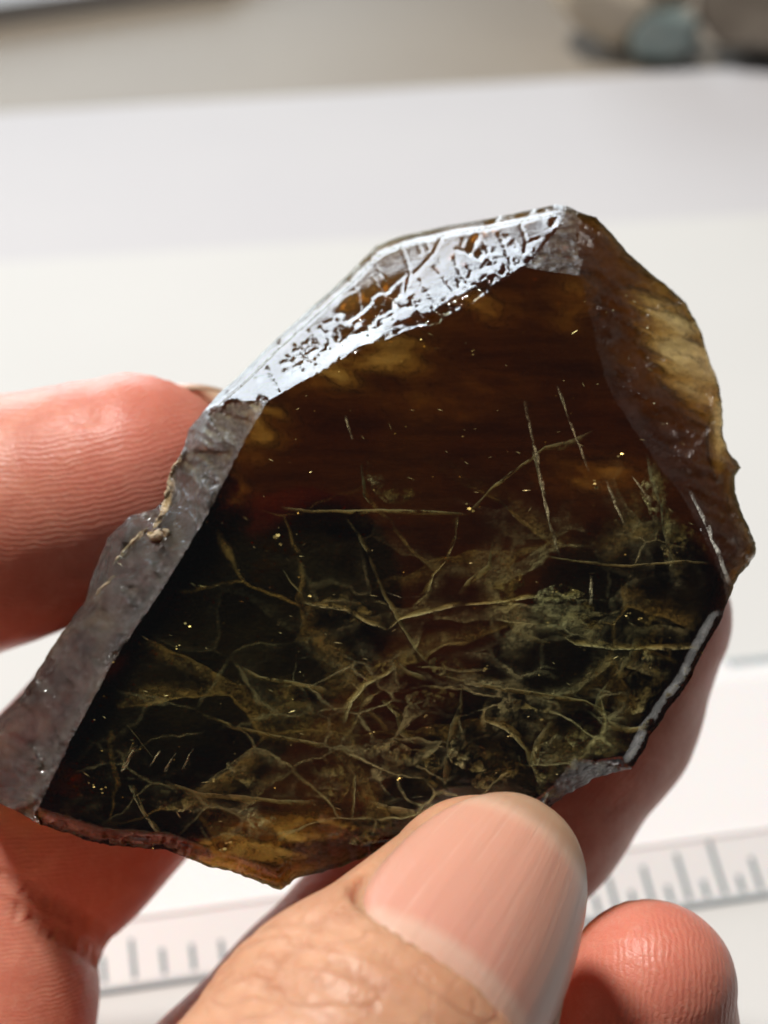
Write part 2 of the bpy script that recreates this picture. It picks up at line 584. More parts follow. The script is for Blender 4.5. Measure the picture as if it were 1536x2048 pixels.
def creases(ku, kv, kx, seed, w):
    a_ = t.math('ADD', t.math('MULTIPLY', ua_, ku), t.math('MULTIPLY', va_, kx))
    b_ = t.math('SUBTRACT', t.math('MULTIPLY', va_, kv), t.math('MULTIPLY', ua_, kx * 0.4))
    n_ = t.noise(t.node("ShaderNodeCombineXYZ", {0: a_, 1: b_, 2: seed}), 1.0, 3, 0.5, 0.3)
    return t.math('SUBTRACT', 1.0, t.smooth(t.math('ABSOLUTE', t.math('SUBTRACT', n_, 0.5)), 0.0, w))
cr1 = creases(4.0, 1.2, 1.0, 1.0, 0.022)
cr2 = creases(1.5, 2.5, 3.5, 5.0, 0.014)
cr3 = creases(1.5, 2.5, -3.5, 9.0, 0.014)
crack = t.math('MULTIPLY', t.math('MAXIMUM', cr1, t.math('MULTIPLY', t.math('MAXIMUM', cr2, cr3), 0.6)), wr)
vor2 = t.node("ShaderNodeTexVoronoi", {"Vector": p, "Scale": 26.0}, 0, feature='DISTANCE_TO_EDGE')
h = t.math('MULTIPLY', ridw, 0.12)
h = t.math('MULTIPLY_ADD', crack, -0.8, h)
h = t.math('MULTIPLY_ADD', t.smooth(vor2, 0.0, 0.2), 0.09, h)
h = t.math('MULTIPLY_ADD', fine, 0.5, h)
nrm = t.bump(h, 0.55, 0.00016)
col = t.mix(t.math('MULTIPLY', crack, 0.30), col, (0.45, 0.18, 0.10, 1))
rgh = t.math('MULTIPLY_ADD', fine, 0.25, 0.27)
sk = t.node("ShaderNodeBsdfPrincipled", {"Base Color": col, "Roughness": rgh, "Normal": nrm, "IOR": 1.42, "Specular IOR Level": 0.45,
                                         "Subsurface Weight": 0.55, "Subsurface Radius": (1.0, 0.32, 0.18), "Subsurface Scale": 0.0028})
m_skin = t.surf(sk)
hand = mesh_obj("hand", to_world(hv), hf, m_skin)
tag(hand, "bare left hand gripping the crystal between thumb and fingertips", "hand")
kf = list(fs); st = np.stack([fs[k] for k in kf], 1)
which = st.argmin(1)
pad_v = np.where(which == kf.index("thumb"), 0.0, 1.0)
tip_v = np.zeros(len(hv)); ridge_v = np.zeros(len(hv))
for k in kf:
    c = CHC[k]; sel = which == kf.index(k)
    ax = unit(c[0][0] - c[1][0]); q = hv - c[0][0]
    al = q @ ax
    side = unit(np.cross(ax, np.array([0, 0, 1.0])))
    tip_v = np.where(sel, sstep(-0.7, 0.5, al) * (k != "thumb"), tip_v)
    ridge_v = np.where(sel, q @ side + 0.16 * al * al - 0.1 * al, ridge_v)
th = CHC["thumb"]; yq = (hv - th[0][0]) @ unit(th[0][0] - th[1][0])
wr_v = np.where(which == 0, sstep(-0.75, -1.05, yq), 0.12)
q_ = hv - th[0][0]; ax_ = unit(th[0][0] - th[1][0])
nl_ = NAILS["thumb"]; ang_ = np.arctan2(q_ @ nl_.b, q_ @ nl_.n)
vattr(hand, "along", q_ @ ax_); vattr(hand, "around", ang_ * 0.8)
vattr(hand, "pad", pad_v); vattr(hand, "tip", tip_v); vattr(hand, "ridge", ridge_v); vattr(hand, "wrinkle", wr_v)

# ---- fingernails
t = NT("nail")
p = t.pos()
al = t.attr("along"); ac = t.attr("across")
rv = t.node("ShaderNodeCombineXYZ", {0: t.math('MULTIPLY', ac, 9.0), 1: t.math('MULTIPLY', al, 0.55), 2: 0.0})
rn = t.noise(rv, 1.6, 5, 0.7)
edge = t.math('ADD', al, t.math('MULTIPLY', t.math('SUBTRACT', rn, 0.5), 0.05))
nc = t.ramp(edge, [(0.0, (0.72, 0.40, 0.29)), (0.13, (0.78, 0.47, 0.36)), (0.18, (0.74, 0.345, 0.255)), (0.78, (0.78, 0.38, 0.27)),
                   (0.88, (0.80, 0.52, 0.37)), (0.94, (0.84, 0.66, 0.49)), (1.0, (0.80, 0.62, 0.46))])
strk = t.smooth(rn, 0.55, 0.72)
nc = t.mix(t.math('MULTIPLY', strk, 0.55), nc, (0.88, 0.58, 0.45, 1))
nb = t.bump(rn, 0.4, 0.00015)
npr = t.node("ShaderNodeBsdfPrincipled", {"Base Color": nc, "Roughness": t.math('MULTIPLY_ADD', rn, 0.25, 0.22), "Normal": nb, "Specular IOR Level": 0.6, "Coat Weight": 0.3, "Coat Roughness": 0.3, "Subsurface Weight": 0.35,
                       "Subsurface Radius": (1, 0.4, 0.25), "Subsurface Scale": 0.0012})
ntl = t.node("ShaderNodeBsdfTranslucent", {"Color": (0.92, 0.80, 0.66, 1)})
m_nail = t.surf(t.node("ShaderNodeMixShader", {0: t.math('MULTIPLY', t.smooth(al, 0.82, 0.93), 0.7), 1: npr, 2: ntl}))

def build_nail(nl):
    NR, NA = 26, 96
    rows, att, act_ = [], [], []
    for i in range(NR + 1):
        rho = (i / NR)
        for j in range(NA):
            th_ = 2 * math.pi * j / NA
            cx, sx = math.cos(th_), math.sin(th_)
            u = rho * math.copysign(abs(cx) ** (2 / nl.pw), cx)
            w = rho * math.copysign(abs(sx) ** (2 / nl.pw), sx)
            y = 0.5 * (nl.y0 + nl.y1) + 0.5 * (nl.y1 - nl.y0) * w
            ph = u * nl.half
            # slight flattening of the arc and fine lengthwise ridges
            r = nl.rad(y) + 0.006 - 0.02 * max(0, rho - 0.94) / 0.06
            rows.append((y, ph, r))
            att.append((w + 1) / 2); act_.append(ph)
    rows = np.array(rows)
    yy, pp, rr = rows.T
    rr = rr + 0.007 * (fbm(pp * 8.0 + 5, yy * 0.3, 77) - 0.5)
    rows = nl.o + yy[:, None] * nl.a + rr[:, None] * (np.cos(pp)[:, None] * nl.n + np.sin(pp)[:, None] * nl.b)
    n1 = len(rows)
    under = rows - 0.045 * unit(nl.n)
    f = []
    for i in range(NR):
        for j in range(NA):
            a, b = i * NA + j, i * NA + (j + 1) % NA
            c, d = b + NA, a + NA
            f.append([a, d, c, b])
            f.append([a + n1, b + n1, c + n1, d + n1])
    for j in range(NA):
        a, b = NR * NA + j, NR * NA + (j + 1) % NA
        f.append([a, a + n1, b + n1, b])
    o = mesh_obj("fingernail", to_world(np.vstack([rows, under])), f, m_nail, hand)
    vattr(o, "along", att + att); vattr(o, "across", act_ + act_)
    return o

for k, nl in NAILS.items():
    o = build_nail(nl)
    if k == "thumb":
        o["label"] = "broad ridged thumbnail with pale free edge"

# ------------------------------------------------------------------ crystal
Touter = [(408, 822), (440, 785), (478, 752), (540, 690), (612, 625), (690, 555), (752, 492), (800, 473), (900, 450), (980, 437), (1062, 420), (1110, 410), (1135, 412)]
Souter = [(1158, 424), (1192, 434), (1222, 465), (1252, 502), (1300, 545), (1345, 580), (1372, 605), (1385, 632), (1400, 658), (1418, 715), (1438, 770), (1444, 805),
          (1446, 870), (1458, 905), (1476, 925), (1482, 936), (1470, 952), (1470, 985), (1480, 1015), (1500, 1060), (1511, 1085), (1511, 1108), (1497, 1132), (1478, 1150),
          (1467, 1170), (1462, 1190), (1452, 1210)]
Bottom = [(1440, 1245), (1418, 1282), (1398, 1320), (1380, 1360), (1355, 1395), (1333, 1422), (1318, 1450), (1300, 1470), (1288, 1500), (1272, 1525), (1262, 1538),
          (1225, 1545), (1190, 1555), (1160, 1575), (1130, 1590), (1105, 1610), (1075, 1632), (1040, 1680), (960, 1700), (880, 1700), (800, 1705), (740, 1710), (680, 1735),
          (590, 1758), (562, 1780), (520, 1765), (462, 1742), (420, 1735), (380, 1718), (335, 1700), (270, 1695), (200, 1688), (130, 1665), (80, 1650), (30, 1620), (-20, 1600), (-60, 1580)]
Left = [(-80, 1540), (-50, 1490), (0, 1432), (40, 1395), (62, 1362), (100, 1300), (115, 1278), (150, 1228), (172, 1200), (180, 1165), (215, 1075), (262, 1030), (310, 1018),
        (338, 990), (343, 945), (365, 900), (380, 855)]
E_T = [(538, 800), (600, 765), (660, 735), (720, 692), (770, 680), (830, 655), (875, 648), (905, 625), (945, 608), (1000, 565), (1052, 535)]
E_TR = [(1052, 535), (1075, 505), (1110, 465), (1135, 412)]
E_TL = [(408, 822), (470, 803), (538, 800)]
E_L = [(538, 800), (510, 845), (485, 890), (460, 940), (437, 985), (415, 1030), (395, 1062), (372, 1100), (345, 1145), (322, 1180), (300, 1215), (262, 1270), (222, 1330),
       (185, 1400), (150, 1465), (118, 1530), (95, 1575), (75, 1620), (80, 1650)]
E_R = [(1052, 535), (1100, 543), (1160, 552)]
E_RS = [(1158, 424), (1156, 490), (1160, 552)]
E_S = [(1160, 552), (1172, 600), (1185, 650), (1195, 700), (1212, 760), (1235, 810), (1262, 850), (1290, 890), (1315, 930), (1345, 965), (1375, 1010), (1400, 1060), (1425, 1110), (1448, 1165), (1452, 1210)]
U1 = [(562, 1780), (590, 1700), (640, 1642), (690, 1655), (740, 1710)]
U2 = [(1075, 1632), (1110, 1565), (1150, 1515), (1262, 1538)]

def rough_line(pts, step=5.0, amp=2.0, seed=0):
    """resample a traced edge and break it up a little; the given end points stay"""
    out = [pts[0]]
    for (x0, y0), (x1, y1) in zip(pts[:-1], pts[1:]):
        L = math.hypot(x1 - x0, y1 - y0); n = max(1, int(L / step))
        nxn, nyn = -(y1 - y0) / (L + 1e-9), (x1 - x0) / (L + 1e-9)
        for i in range(1, n + 1):
            t_ = i / n
            x, y = x0 + (x1 - x0) * t_, y0 + (y1 - y0) * t_
            a = amp * 2 * (float(fbm(np.array([x * 0.09]), np.array([y * 0.09]), seed, 3)[0]) - 0.44) if i < n else 0
            out.append((x + a * nxn, y + a * nyn))
    return out

OUT = []
for k, (poly, amp, nxt) in enumerate([(Touter, 0.8, Souter[0]), (Souter, 2.2, Bottom[0]), (Bottom, 3.4, Left[0]), (Left, 3.0, Touter[0])]):
    OUT += rough_line(poly + [nxt], 5, amp, 40 + k)[:-1]
OUTP = np.array(OUT)
edges_in = [rough_line(E_T, 4, 2.4, 1), rough_line(E_TR, 4, 0.8, 2), rough_line(E_TL, 4, 0.8, 3), rough_line(E_L, 4, 3.2, 4), rough_line(E_R, 4, 0.8, 5),
            rough_line(E_RS, 4, 0.8, 6), rough_line(E_S, 5, 4.0, 7), rough_line(U1, 5, 4.0, 8), rough_line(U2, 5, 4.0, 9)]
eT, eTR, eTL, eL, eR, eRS, eS, eU1, eU2 = edges_in
def push(pts_, dx, dy):
    return [(x + dx, y + dy) for x, y in pts_]
# facet areas reach a little past the rim, so that rim points belong to their facet
polyT = push(Touter[:-1], -9, -12) + [(1133, 398)] + [E_TR[2], E_TR[1]] + list(reversed(E_T)) + [(470, 803), (395, 826)]
polyR = [(1052, 535), (1075, 505), (1110, 465), (1133, 398), (1158, 408), (1156, 490), (1160, 552), (1100, 543)]
polyL = push(Left, -14, -8) + [(395, 826), (470, 803)] + E_L + [(60, 1662), (30, 1640), (-20, 1620), (-70, 1600)]
polyS = [(1158, 408)] + push(Souter[1:-1], 14, -8) + [(1466, 1212), (1452, 1210)] + list(reversed(E_S))[1:] + [(1156, 490)]

def front_base(x, y):
    return 10.93 + (1650 - y) / 1100 * 0.36 + 0.03 * (fbm(x * 0.004, y * 0.004, 3) - 0.5)

GROOVES = [[(886, 470), (868, 505), (846, 530), (828, 548)], [(800, 490), (812, 520), (820, 548), (812, 580)], [(742, 520), (762, 548), (790, 570), (806, 596)],
           [(912, 498), (945, 506), (968, 522), (990, 542), (1016, 552)], [(908, 515), (918, 545), (940, 580), (958, 598)], [(868, 535), (890, 562), (910, 590), (925, 612)],
           [(996, 468), (1010, 500), (1022, 530)], [(700, 560), (716, 590), (720, 622), (734, 650)], [(730, 540), (748, 560), (770, 596)], [(535, 735), (545, 760), (560, 785)],
           [(840, 560), (862, 600), (884, 622)], [(780, 600), (802, 615), (840, 612)], [(590, 690), (604, 715), (622, 726)], [(640, 655), (656, 672), (662, 700)],
           [(820, 600), (838, 630), (850, 644)], [(760, 620), (745, 645), (755, 668)], [(618, 660), (632, 684), (640, 712)], [(676, 640), (690, 665), (700, 690)],
           [(850, 480), (858, 500)], [(835, 490), (842, 508)], [(955, 470), (975, 500), (982, 530)], [(1040, 450), (1052, 480), (1050, 505)], [(575, 712), (590, 730), (610, 745)]]

_ey = np.array(E_S, float)
_cf = np.polyfit(_ey[:, 1], _ey[:, 0], 5)
ES_SMOOTH = [(float(np.polyval(_cf, yy_)), float(yy_)) for yy_ in np.linspace(540, 1215, 60)]

_gr = np.random.RandomState(5)
for _cx, _cy, _sx, _n in ((830, 600, 60, 26), (640, 690, 50, 22), (580, 735, 35, 14), (740, 640, 40, 16), (950, 560, 60, 14), (880, 630, 40, 12), (1010, 500, 40, 8)):
    for _k in range(_n // 3 + 1):                                 # clusters of short etch marks
        _x, _y = _cx + _gr.randn() * _sx, _cy + _gr.randn() * 16
        _y += -(_x - _cx) * 0.52
        _a = _gr.choice((1.05, 1.15, 2.3, -0.5)) + _gr.randn() * 0.25; _l = _gr.uniform(6, 24)
        _p = [(_x, _y), (_x + _l * 0.5 * math.cos(_a) + _gr.randn() * 2, _y + _l * 0.5 * math.sin(_a) + _gr.randn() * 2), (_x + _l * math.cos(_a + 0.3), _y + _l * math.sin(_a + 0.3))]
        GROOVES.append(_p)

def front_depth(x, y):
    """depth (cm) of the camera-side surface, and the facet number: 0 front 1 top 2 left 3 small right 4 broken side 5 chips"""
    d = front_base(x, y)
    fac = np.zeros(x.shape, int)
    iT = inside(x, y, polyT); iR = inside(x, y, polyR) & ~iT
    iL = inside(x, y, polyL) & ~iT; iS = inside(x, y, polyS) & ~iR & ~iT & ~iL
    fac[iT] = 1; fac[iL] = 2; fac[iR] = 3; fac[iS] = 4
    dT = dist_poly(x, y, E_T + E_TR[1:]); dR = dist_poly(x, y, E_R)
    plL = np.maximum((x - 538) * -0.880 + (y - 800) * -0.474, 0); nL = dist_poly(x, y, E_L); kL = sstep(3, 22, nL)
    dL = plL * kL + np.minimum(nL, plL + 8) * (1 - kL)
    dS = dist_poly(x, y, ES_SMOOTH)
    # faint growth lines on the broad front face
    u = x * 0.966 + y * 0.259; w = -x * 0.259 + y * 0.966
    gl = fbm(u * 0.012, w * 0.16, 5, 3) - 0.5
    d = d + np.where(fac == 0, 0.006 * gl, 0)
    # bright etched end facet
    gT = np.full(x.shape, 9.0)
    for g_ in GROOVES:
        gT[iT] = np.minimum(gT[iT], dist_poly(x[iT], y[iT], g_) / 1.8)
    et = np.exp(-gT ** 2)
    ua = x * 0.80 - y * 0.60; ub = x * 0.60 + y * 0.80
    low = sstep(75, 12, dT) * sstep(0.42, 0.60, fbm(ua * 0.012, ub * 0.012, 61, 2) + 0.10)
    cv, ce = cellnoise(ua * 0.10 + 0.6 * fbm(ua * 0.05, ub * 0.05, 3), ub * 0.07 + 0.8 * fbm(ua * 0.05, ub * 0.05, 6), 13)
    stepv = (cv - 0.5) * low
    pits, pe = cellnoise(ua * 0.05, ub * 0.05, 19)
    pit = np.where((pits > 0.80), np.exp(-((0.5 - np.clip(pe, 0, 0.5)) / 0.25) ** 2), 0) * sstep(140, 60, dT)
    outer = dist_poly(x, y, Touter)
    bev_ = sstep(20, 15, outer)
    pm = sstep(0.50, 0.54, fbm(ua * 0.014 + 4, ub * 0.014, 151, 3)) * sstep(125, 60, dT) * sstep(640, 720, x)
    fr_ = ub / 34 + 1.6 * fbm(ua * 0.02, ub * 0.02, 153, 2)
    saw = pm * (fr_ - np.floor(fr_))
    pl = ((x - 538) * -0.458 + (y - 800) * -0.889)
    k0 = sstep(4, 26, dist_poly(x, y, E_T))
    dT = np.maximum(pl, 0) * k0 + np.minimum(dist_poly(x, y, E_T), np.maximum(pl, 0) + 12) * (1 - k0)
    dTop = 0.0062 * dT + 0.016 * et + 0.045 * saw + 0.009 * stepv + 0.008 * pit + 0.16 * bev_ + 0.03 * (fbm(ua * 0.008, ub * 0.008, 8, 3) - 0.5)
    d = d + np.where(fac == 1, dTop, 0)
    # left prism face: coarse cross striation
    sx_ = x * 0.87 + y * 0.50; sy_ = -x * 0.50 + y * 0.87
    st_ = fbm(sx_ * 0.02, sy_ * 0.10, 23, 4) - 0.45
    blk, be = cellnoise(sx_ * 0.012, sy_ * 0.018, 29)
    d = d + np.where(fac == 2, 0.0037 * dL + 0.055 * st_ * sstep(0, 14, dL) + 0.015 * (fbm(x * 0.1, y * 0.1, 127, 2) - 0.4) * sstep(0, 8, dL) + 0.05 * (fbm(x * 0.035, y * 0.035, 27, 4) - 0.45) * sstep(0, 10, dL) + 0.085 * (blk - 0.5) * sstep(0, 14, dL), 0)
    d = d + np.where(fac == 3, 0.0030 * dR + 0.03 * (fbm(x * 0.05, y * 0.12, 31, 3) - 0.45), 0)
    # broken right side, splintery
    v1 = x * 0.90 + y * 0.44; v2 = -x * 0.44 + y * 0.90
    spl = fbm(v1 * 0.016, v2 * 0.075, 37, 4) - 0.45
    ck, ce2 = cellnoise(v1 * 0.008, v2 * 0.015, 41)
    d = d + np.where(fac == 4, 0.0032 * dS + (0.13 * spl + 0.05 * (fbm(v1 * 0.05, v2 * 0.22, 43, 3) - 0.45) + 0.09 * (ck - 0.5)) * sstep(0, 40, dS), 0)
    for poly, k in ((U1, 0.0042), (U2, 0.0042)):
        iU = inside(x, y, poly) & (fac == 0)
        fac[iU] = 5
        dU = dist_poly(x, y, poly[1:-1])
        d = d + np.where(iU, k * dU + 0.05 * (fbm(x * 0.05, y * 0.05, 47, 3) - 0.45), 0)
    # crumbled rim along the lower edge
    dO = dist_poly(x, y, Bottom)
    rag, _r = cellnoise(x * 0.03, y * 0.05, 53)
    d = d + np.where((fac == 0), sstep(34, 4, dO) * (0.10 + 0.10 * rag), 0)
    return d, fac, dO

# points: edges + scatter, denser on the detailed facets
pts = [tuple(p_) for p_ in OUT]
cons = [(i, (i + 1) % len(OUT)) for i in range(len(OUT))]
key = {}
def pid(p_):
    k_ = (round(p_[0], 2), round(p_[1], 2))
    if k_ not in key:
        key[k_] = len(pts); pts.append(p_)
    return key[k_]
for i, p_ in enumerate(pts):
    key[(round(p_[0], 2), round(p_[1], 2))] = i
for ed in edges_in:
    ids = [pid(p_) for p_ in ed]
    cons += list(zip(ids[:-1], ids[1:]))

def scatter(step, jit, keep, box=(-90, 1530, 400, 1800)):
    X, Y = np.meshgrid(np.arange(box[0], box[1], step), np.arange(box[2], box[3], step))
    X = X + (RNG.rand(*X.shape) - 0.5) * jit; Y = Y + (RNG.rand(*Y.shape) - 0.5) * jit
    X = X.ravel(); Y = Y.ravel()
    k_ = keep(X, Y)
    return np.stack([X[k_], Y[k_]], 1)

lines_all = [np.array(e_) for e_ in edges_in]
def clear_of_edges(x, y, r):
    m_ = dist_poly(x, y, OUTP[::2], True) > r
    for e_ in (E_T, E_TR, E_TL, E_L, E_R, E_RS, E_S, U1, U2):
        m_ &= dist_poly(x, y, e_) > r
    return m_
def chained(x, y, tests):
    k_ = np.arange(len(x))
    for f_ in tests:
        k_ = k_[f_(x[k_], y[k_])]
    m_ = np.zeros(len(x), bool); m_[k_] = True
    return m_
detail = lambda x, y: inside(x, y, polyL) | inside(x, y, polyS) | inside(x, y, polyR) | (dist_poly(x, y, Bottom) < 70)
keep_fine = lambda x, y: chained(x, y, (lambda x, y: inside(x, y, polyT), lambda x, y: clear_of_edges(x, y, 3.0)))
keep_mid = lambda x, y: chained(x, y, (detail, lambda x, y: inside(x, y, OUTP), lambda x, y: ~inside(x, y, polyT), lambda x, y: clear_of_edges(x, y, 3.5)))
keep_coarse = lambda x, y: chained(x, y, (lambda x, y: ~detail(x, y), lambda x, y: inside(x, y, OUTP), lambda x, y: ~inside(x, y, polyT), lambda x, y: clear_of_edges(x, y, 5)))
sc_pts = np.vstack([scatter(3.2, 1.6, keep_fine, (400, 1145, 405, 830)), scatter(5.0, 2.5, keep_mid), scatter(10.0, 4.0, keep_coarse)])
allp = [Vector(p_) for p_ in pts] + [Vector(p_) for p_ in sc_pts.tolist()]
r_v, r_e, r_f, _a, _b, _c = delaunay_2d_cdt(allp, cons, [], 1, 0.01)
vx = np.array([[p_.x, p_.y] for p_ in r_v])
tri = np.array([list(f_) for f_ in r_f if len(f_) == 3])
tc = vx[tri].mean(1)
tri = tri[inside(tc[:, 0], tc[:, 1], OUTP)]
dfr, facv, dO = front_depth(vx[:, 0], vx[:, 1])
tc = vx[tri].mean(1)
_d, fac_f, _o = front_depth(tc[:, 0], tc[:, 1])
# outward (towards camera) winding
ar = np.cross(vx[tri[:, 1]] - vx[tri[:, 0]], vx[tri[:, 2]] - vx[tri[:, 0]])
tri[ar > 0] = tri[ar > 0][:, ::-1]
# rear surface uses the same net; rim vertices are shared
rimd = dist_poly(vx[:, 0], vx[:, 1], OUTP, True)
rim = rimd < 0.6
x_, y_ = vx[:, 0], vx[:, 1]
bk, be = cellnoise(x_ * 0.006 + 3, y_ * 0.008, 71)
ta = (x_ - 1372) * 0.55 + (y_ - 700) * 0.835; tb = (x_ - 1372) * 0.835 - (y_ - 700) * 0.55
stv = fbm((x_ * 0.93 + y_ * 0.37) * 0.012, (-x_ * 0.37 + y_ * 0.93) * 0.05, 91, 4)
thin = np.clip(np.exp(-((ta / 190) ** 2 + (tb / 80) ** 2)) * (0.45 + 1.15 * stv), 0, 1)
thin = np.maximum(thin, 0.9 * np.exp(-(((x_ - 1440) / 30) ** 2 + ((y_ - 850) / 110) ** 2)))
amber = np.zeros(len(x_))
for ax0, ay0, aw, ah, am in ((770, 705, 90, 45, 0.55), (650, 745, 70, 40, 0.45), (520, 850, 60, 60, 0.50), (455, 980, 45, 70, 0.45), (360, 1180, 45, 60, 0.35), (960, 610, 80, 40, 0.35), (1150, 600, 50, 70, 0.25),
                             (1180, 950, 110, 40, 0.35), (130, 1570, 80, 60, 0.6), (440, 1700, 90, 45, 0.75), (560, 1680, 90, 60, 0.6), (700, 1640, 90, 60, 0.55), (1100, 1530, 70, 60, 0.6), (1200, 1470, 70, 45, 0.5), (880, 800, 160, 60, 0.2)):
    am = am * (-0.1 + 2.4 * fbm((x_ * 0.966 + y_ * 0.259) * 0.016, (-x_ * 0.259 + y_ * 0.966) * 0.06, 95, 4))
    amber += 1.45 * am * np.exp(-(((x_ - ax0) / aw) ** 2 + ((y_ - ay0) / ah) ** 2))
thick = 0.26 + 0.022 * rimd
dbk = np.minimum(12.38 + 0.05 * (bk - 0.5) + 0.35 * (fbm(x_ * 0.007, y_ * 0.007, 73) - 0.5) - amber, dfr + thick)
lim = np.minimum(0.05 + 0.03 * rimd, 0.40)
dbk = dfr + lim + 0.22 * np.log1p(np.exp(np.clip((dbk - dfr - lim) / 0.22, -30, 30)))
dbk = np.minimum(dbk, dfr + np.exp(np.log(1.9) + (np.log(0.20) - np.log(1.9)) * np.clip(thin * 1.15, 0, 1)))
used = np.unique(tri)
NV = len(vx)
back_id = np.where(rim, np.arange(NV), np.arange(NV) + NV)
verts_c = np.vstack([csa(x_, y_, dfr), csa(x_, y_, dbk)])
faces_c = np.vstack([tri, back_id[tri][:, ::-1]])
keepu = np.unique(faces_c)
remap = -np.ones(2 * NV, int); remap[keepu] = np.arange(len(keepu))
faces_c = remap[faces_c]
good = (faces_c[:, 0] != faces_c[:, 1]) & (faces_c[:, 1] != faces_c[:, 2]) & (faces_c[:, 0] != faces_c[:, 2])
facet = np.concatenate([fac_f, np.full(len(tri), 6)])[good]
faces_c = faces_c[good]

# ---- crystal material: clear shell over smoky brown absorbing body
t = NT("smoky_crystal")
p = t.pos()
fT, fL, fS, fU = t.attr("face_end"), t.attr("face_prism"), t.attr("face_broken"), t.attr("face_chip")
zone = t.noise(p, 0.9, 4, 0.6, 0.6)
rough_f = t.math('MAXIMUM', t.math('MAXIMUM', fL, fS), fU)
micro = t.noise(p, 30, 4, 0.65)
strv = t.node("ShaderNodeMapping", {"Vector": p, "Rotation": (0, 0.26, 0), "Scale": (2.2, 8, 26)})
stri = t.noise(strv, 1.2, 5, 0.65)
hh = t.math('MULTIPLY', t.math('ADD', t.math('MULTIPLY_ADD', stri, 1.0, t.math('MULTIPLY', micro, 0.7)), t.math('MULTIPLY', t.math('MULTIPLY', t.noise(p, 14, 6, 0.75), fL), 3.2)), t.math('MULTIPLY_ADD', rough_f, 0.9, 0.06))
nrm = t.bump(hh, 0.7, 0.00025)
rg = t.math('MULTIPLY_ADD', rough_f, 0.10, t.math('MULTIPLY_ADD', fT, -0.05, 0.10))
geo = t.n("ShaderNodeNewGeometry").outputs["Backfacing"]
fres = t.node("ShaderNodeFresnel", {"IOR": 1.55, "Normal": nrm})
fres = t.math('MULTIPLY_ADD', geo, t.math('SUBTRACT', 0.05, fres), fres)
tint = t.mix(t.smooth(zone, 0.35, 0.65), (1.0, 0.93, 0.80, 1), (0.97, 1.0, 0.85, 1))
bandv = t.node("ShaderNodeMapping", {"Vector": p, "Rotation": (0, 0.24, 0), "Scale": (1.1, 4, 8)})
band = t.smooth(t.noise(bandv, 1.3, 6, 0.7), 0.34, 0.62)
tint = t.mix(t.math('MULTIPLY_ADD', band, 0.55, 0.45), t.mix(1.0, tint, (0.42, 0.36, 0.30, 1), 'MULTIPLY'), tint)
tr = t.node("ShaderNodeBsdfTransparent", {"Color": tint})
gl = t.node("ShaderNodeBsdfGlossy", {"Color": (1, 1, 1, 1), "Roughness": rg, "Normal": nrm})
stain = t.smooth(t.noise(p, 2.6, 5, 0.6, 0.4), 0.50, 0.68)
frost = t.node("ShaderNodeBsdfDiffuse", {"Color": t.mix(fL, (0.20, 0.14, 0.12, 1), t.mix(stain, (0.30, 0.24, 0.19, 1), (0.52, 0.37, 0.17, 1))), "Normal": nrm})
fro_f = t.math('MULTIPLY', t.math('MULTIPLY_ADD', fL, 0.16, t.math('MULTIPLY_ADD', fS, 0.12, t.math('MULTIPLY', fU, 0.20))), t.smooth(t.noise(p, 6, 4), 0.25, 0.75))
rear_n = t.bump(t.noise(p, 3.5, 5, 0.6), 1.0, 0.0015)
rear = t.node("ShaderNodeBsdfRefraction", {"Color": tint, "Roughness": 0.55, "IOR": 1.04, "Normal": rear_n})
tr = t.node("ShaderNodeMixShader", {0: t.math('MULTIPLY', t.attr("face_rear"), 0.88), 1: tr, 2: rear})
body = t.node("ShaderNodeMixShader", {0: fro_f, 1: tr, 2: frost})
sh = t.node("ShaderNodeMixShader", {0: fres, 1: body, 2: gl})
t.t.links.new(sh, t.out.inputs[0])
va = t.node("ShaderNodeVolumeAbsorption", {"Color": (0.60, 0.42, 0.03, 1), "Density": 745.0})
t.t.links.new(va, t.out.inputs[1])
m_cry = t.m

cr_root = bpy.data.objects.new("smoky_crystal", None)
scene.collection.objects.link(cr_root)
cr_root.location = (to_world(cs(760, 1690, 11.3)) * S).tolist()
tag(cr_root, "dark brown translucent crystal shard with bright etched end facet, held in the hand", "crystal")
bpy.context.view_layer.update()
inv = cr_root.matrix_world.inverted()

def crystal_part(name, verts, faces, mat, smooth=True):
    o = mesh_obj(name, verts, faces, mat, None, smooth)
    o.parent = cr_root
    o.matrix_parent_inverse = inv
    return o

body_o = crystal_part("crystal_body", to_world(verts_c[keepu]), faces_c, m_cry)
for nm, ids in (("face_end", (1,)), ("face_prism", (2, 3)), ("face_broken", (4,)), ("face_chip", (5,)), ("face_rear", (6,))):
    vattr(body_o, nm, np.isin(facet, ids).astype(float), 'FACE')
# crisp edges where facets meet
me = body_o.data
ef = {}
for i, tr_ in enumerate(faces_c.tolist()):
    for a, b in ((0, 1), (1, 2), (2, 0)):
        ef.setdefault((min(tr_[a], tr_[b]), max(tr_[a], tr_[b])), []).append(facet[i])
sharp = np.zeros(len(me.edges), bool)
ek = np.empty(len(me.edges) * 2, int); me.edges.foreach_get("vertices", ek)
for i, (a, b) in enumerate(ek.reshape(-1, 2)):
    q = ef.get((min(a, b), max(a, b)))
    sharp[i] = q is not None and len(set(q)) > 1
sa = me.attributes.new("sharp_edge", 'BOOLEAN', 'EDGE')
sa.data.foreach_set("value", sharp)

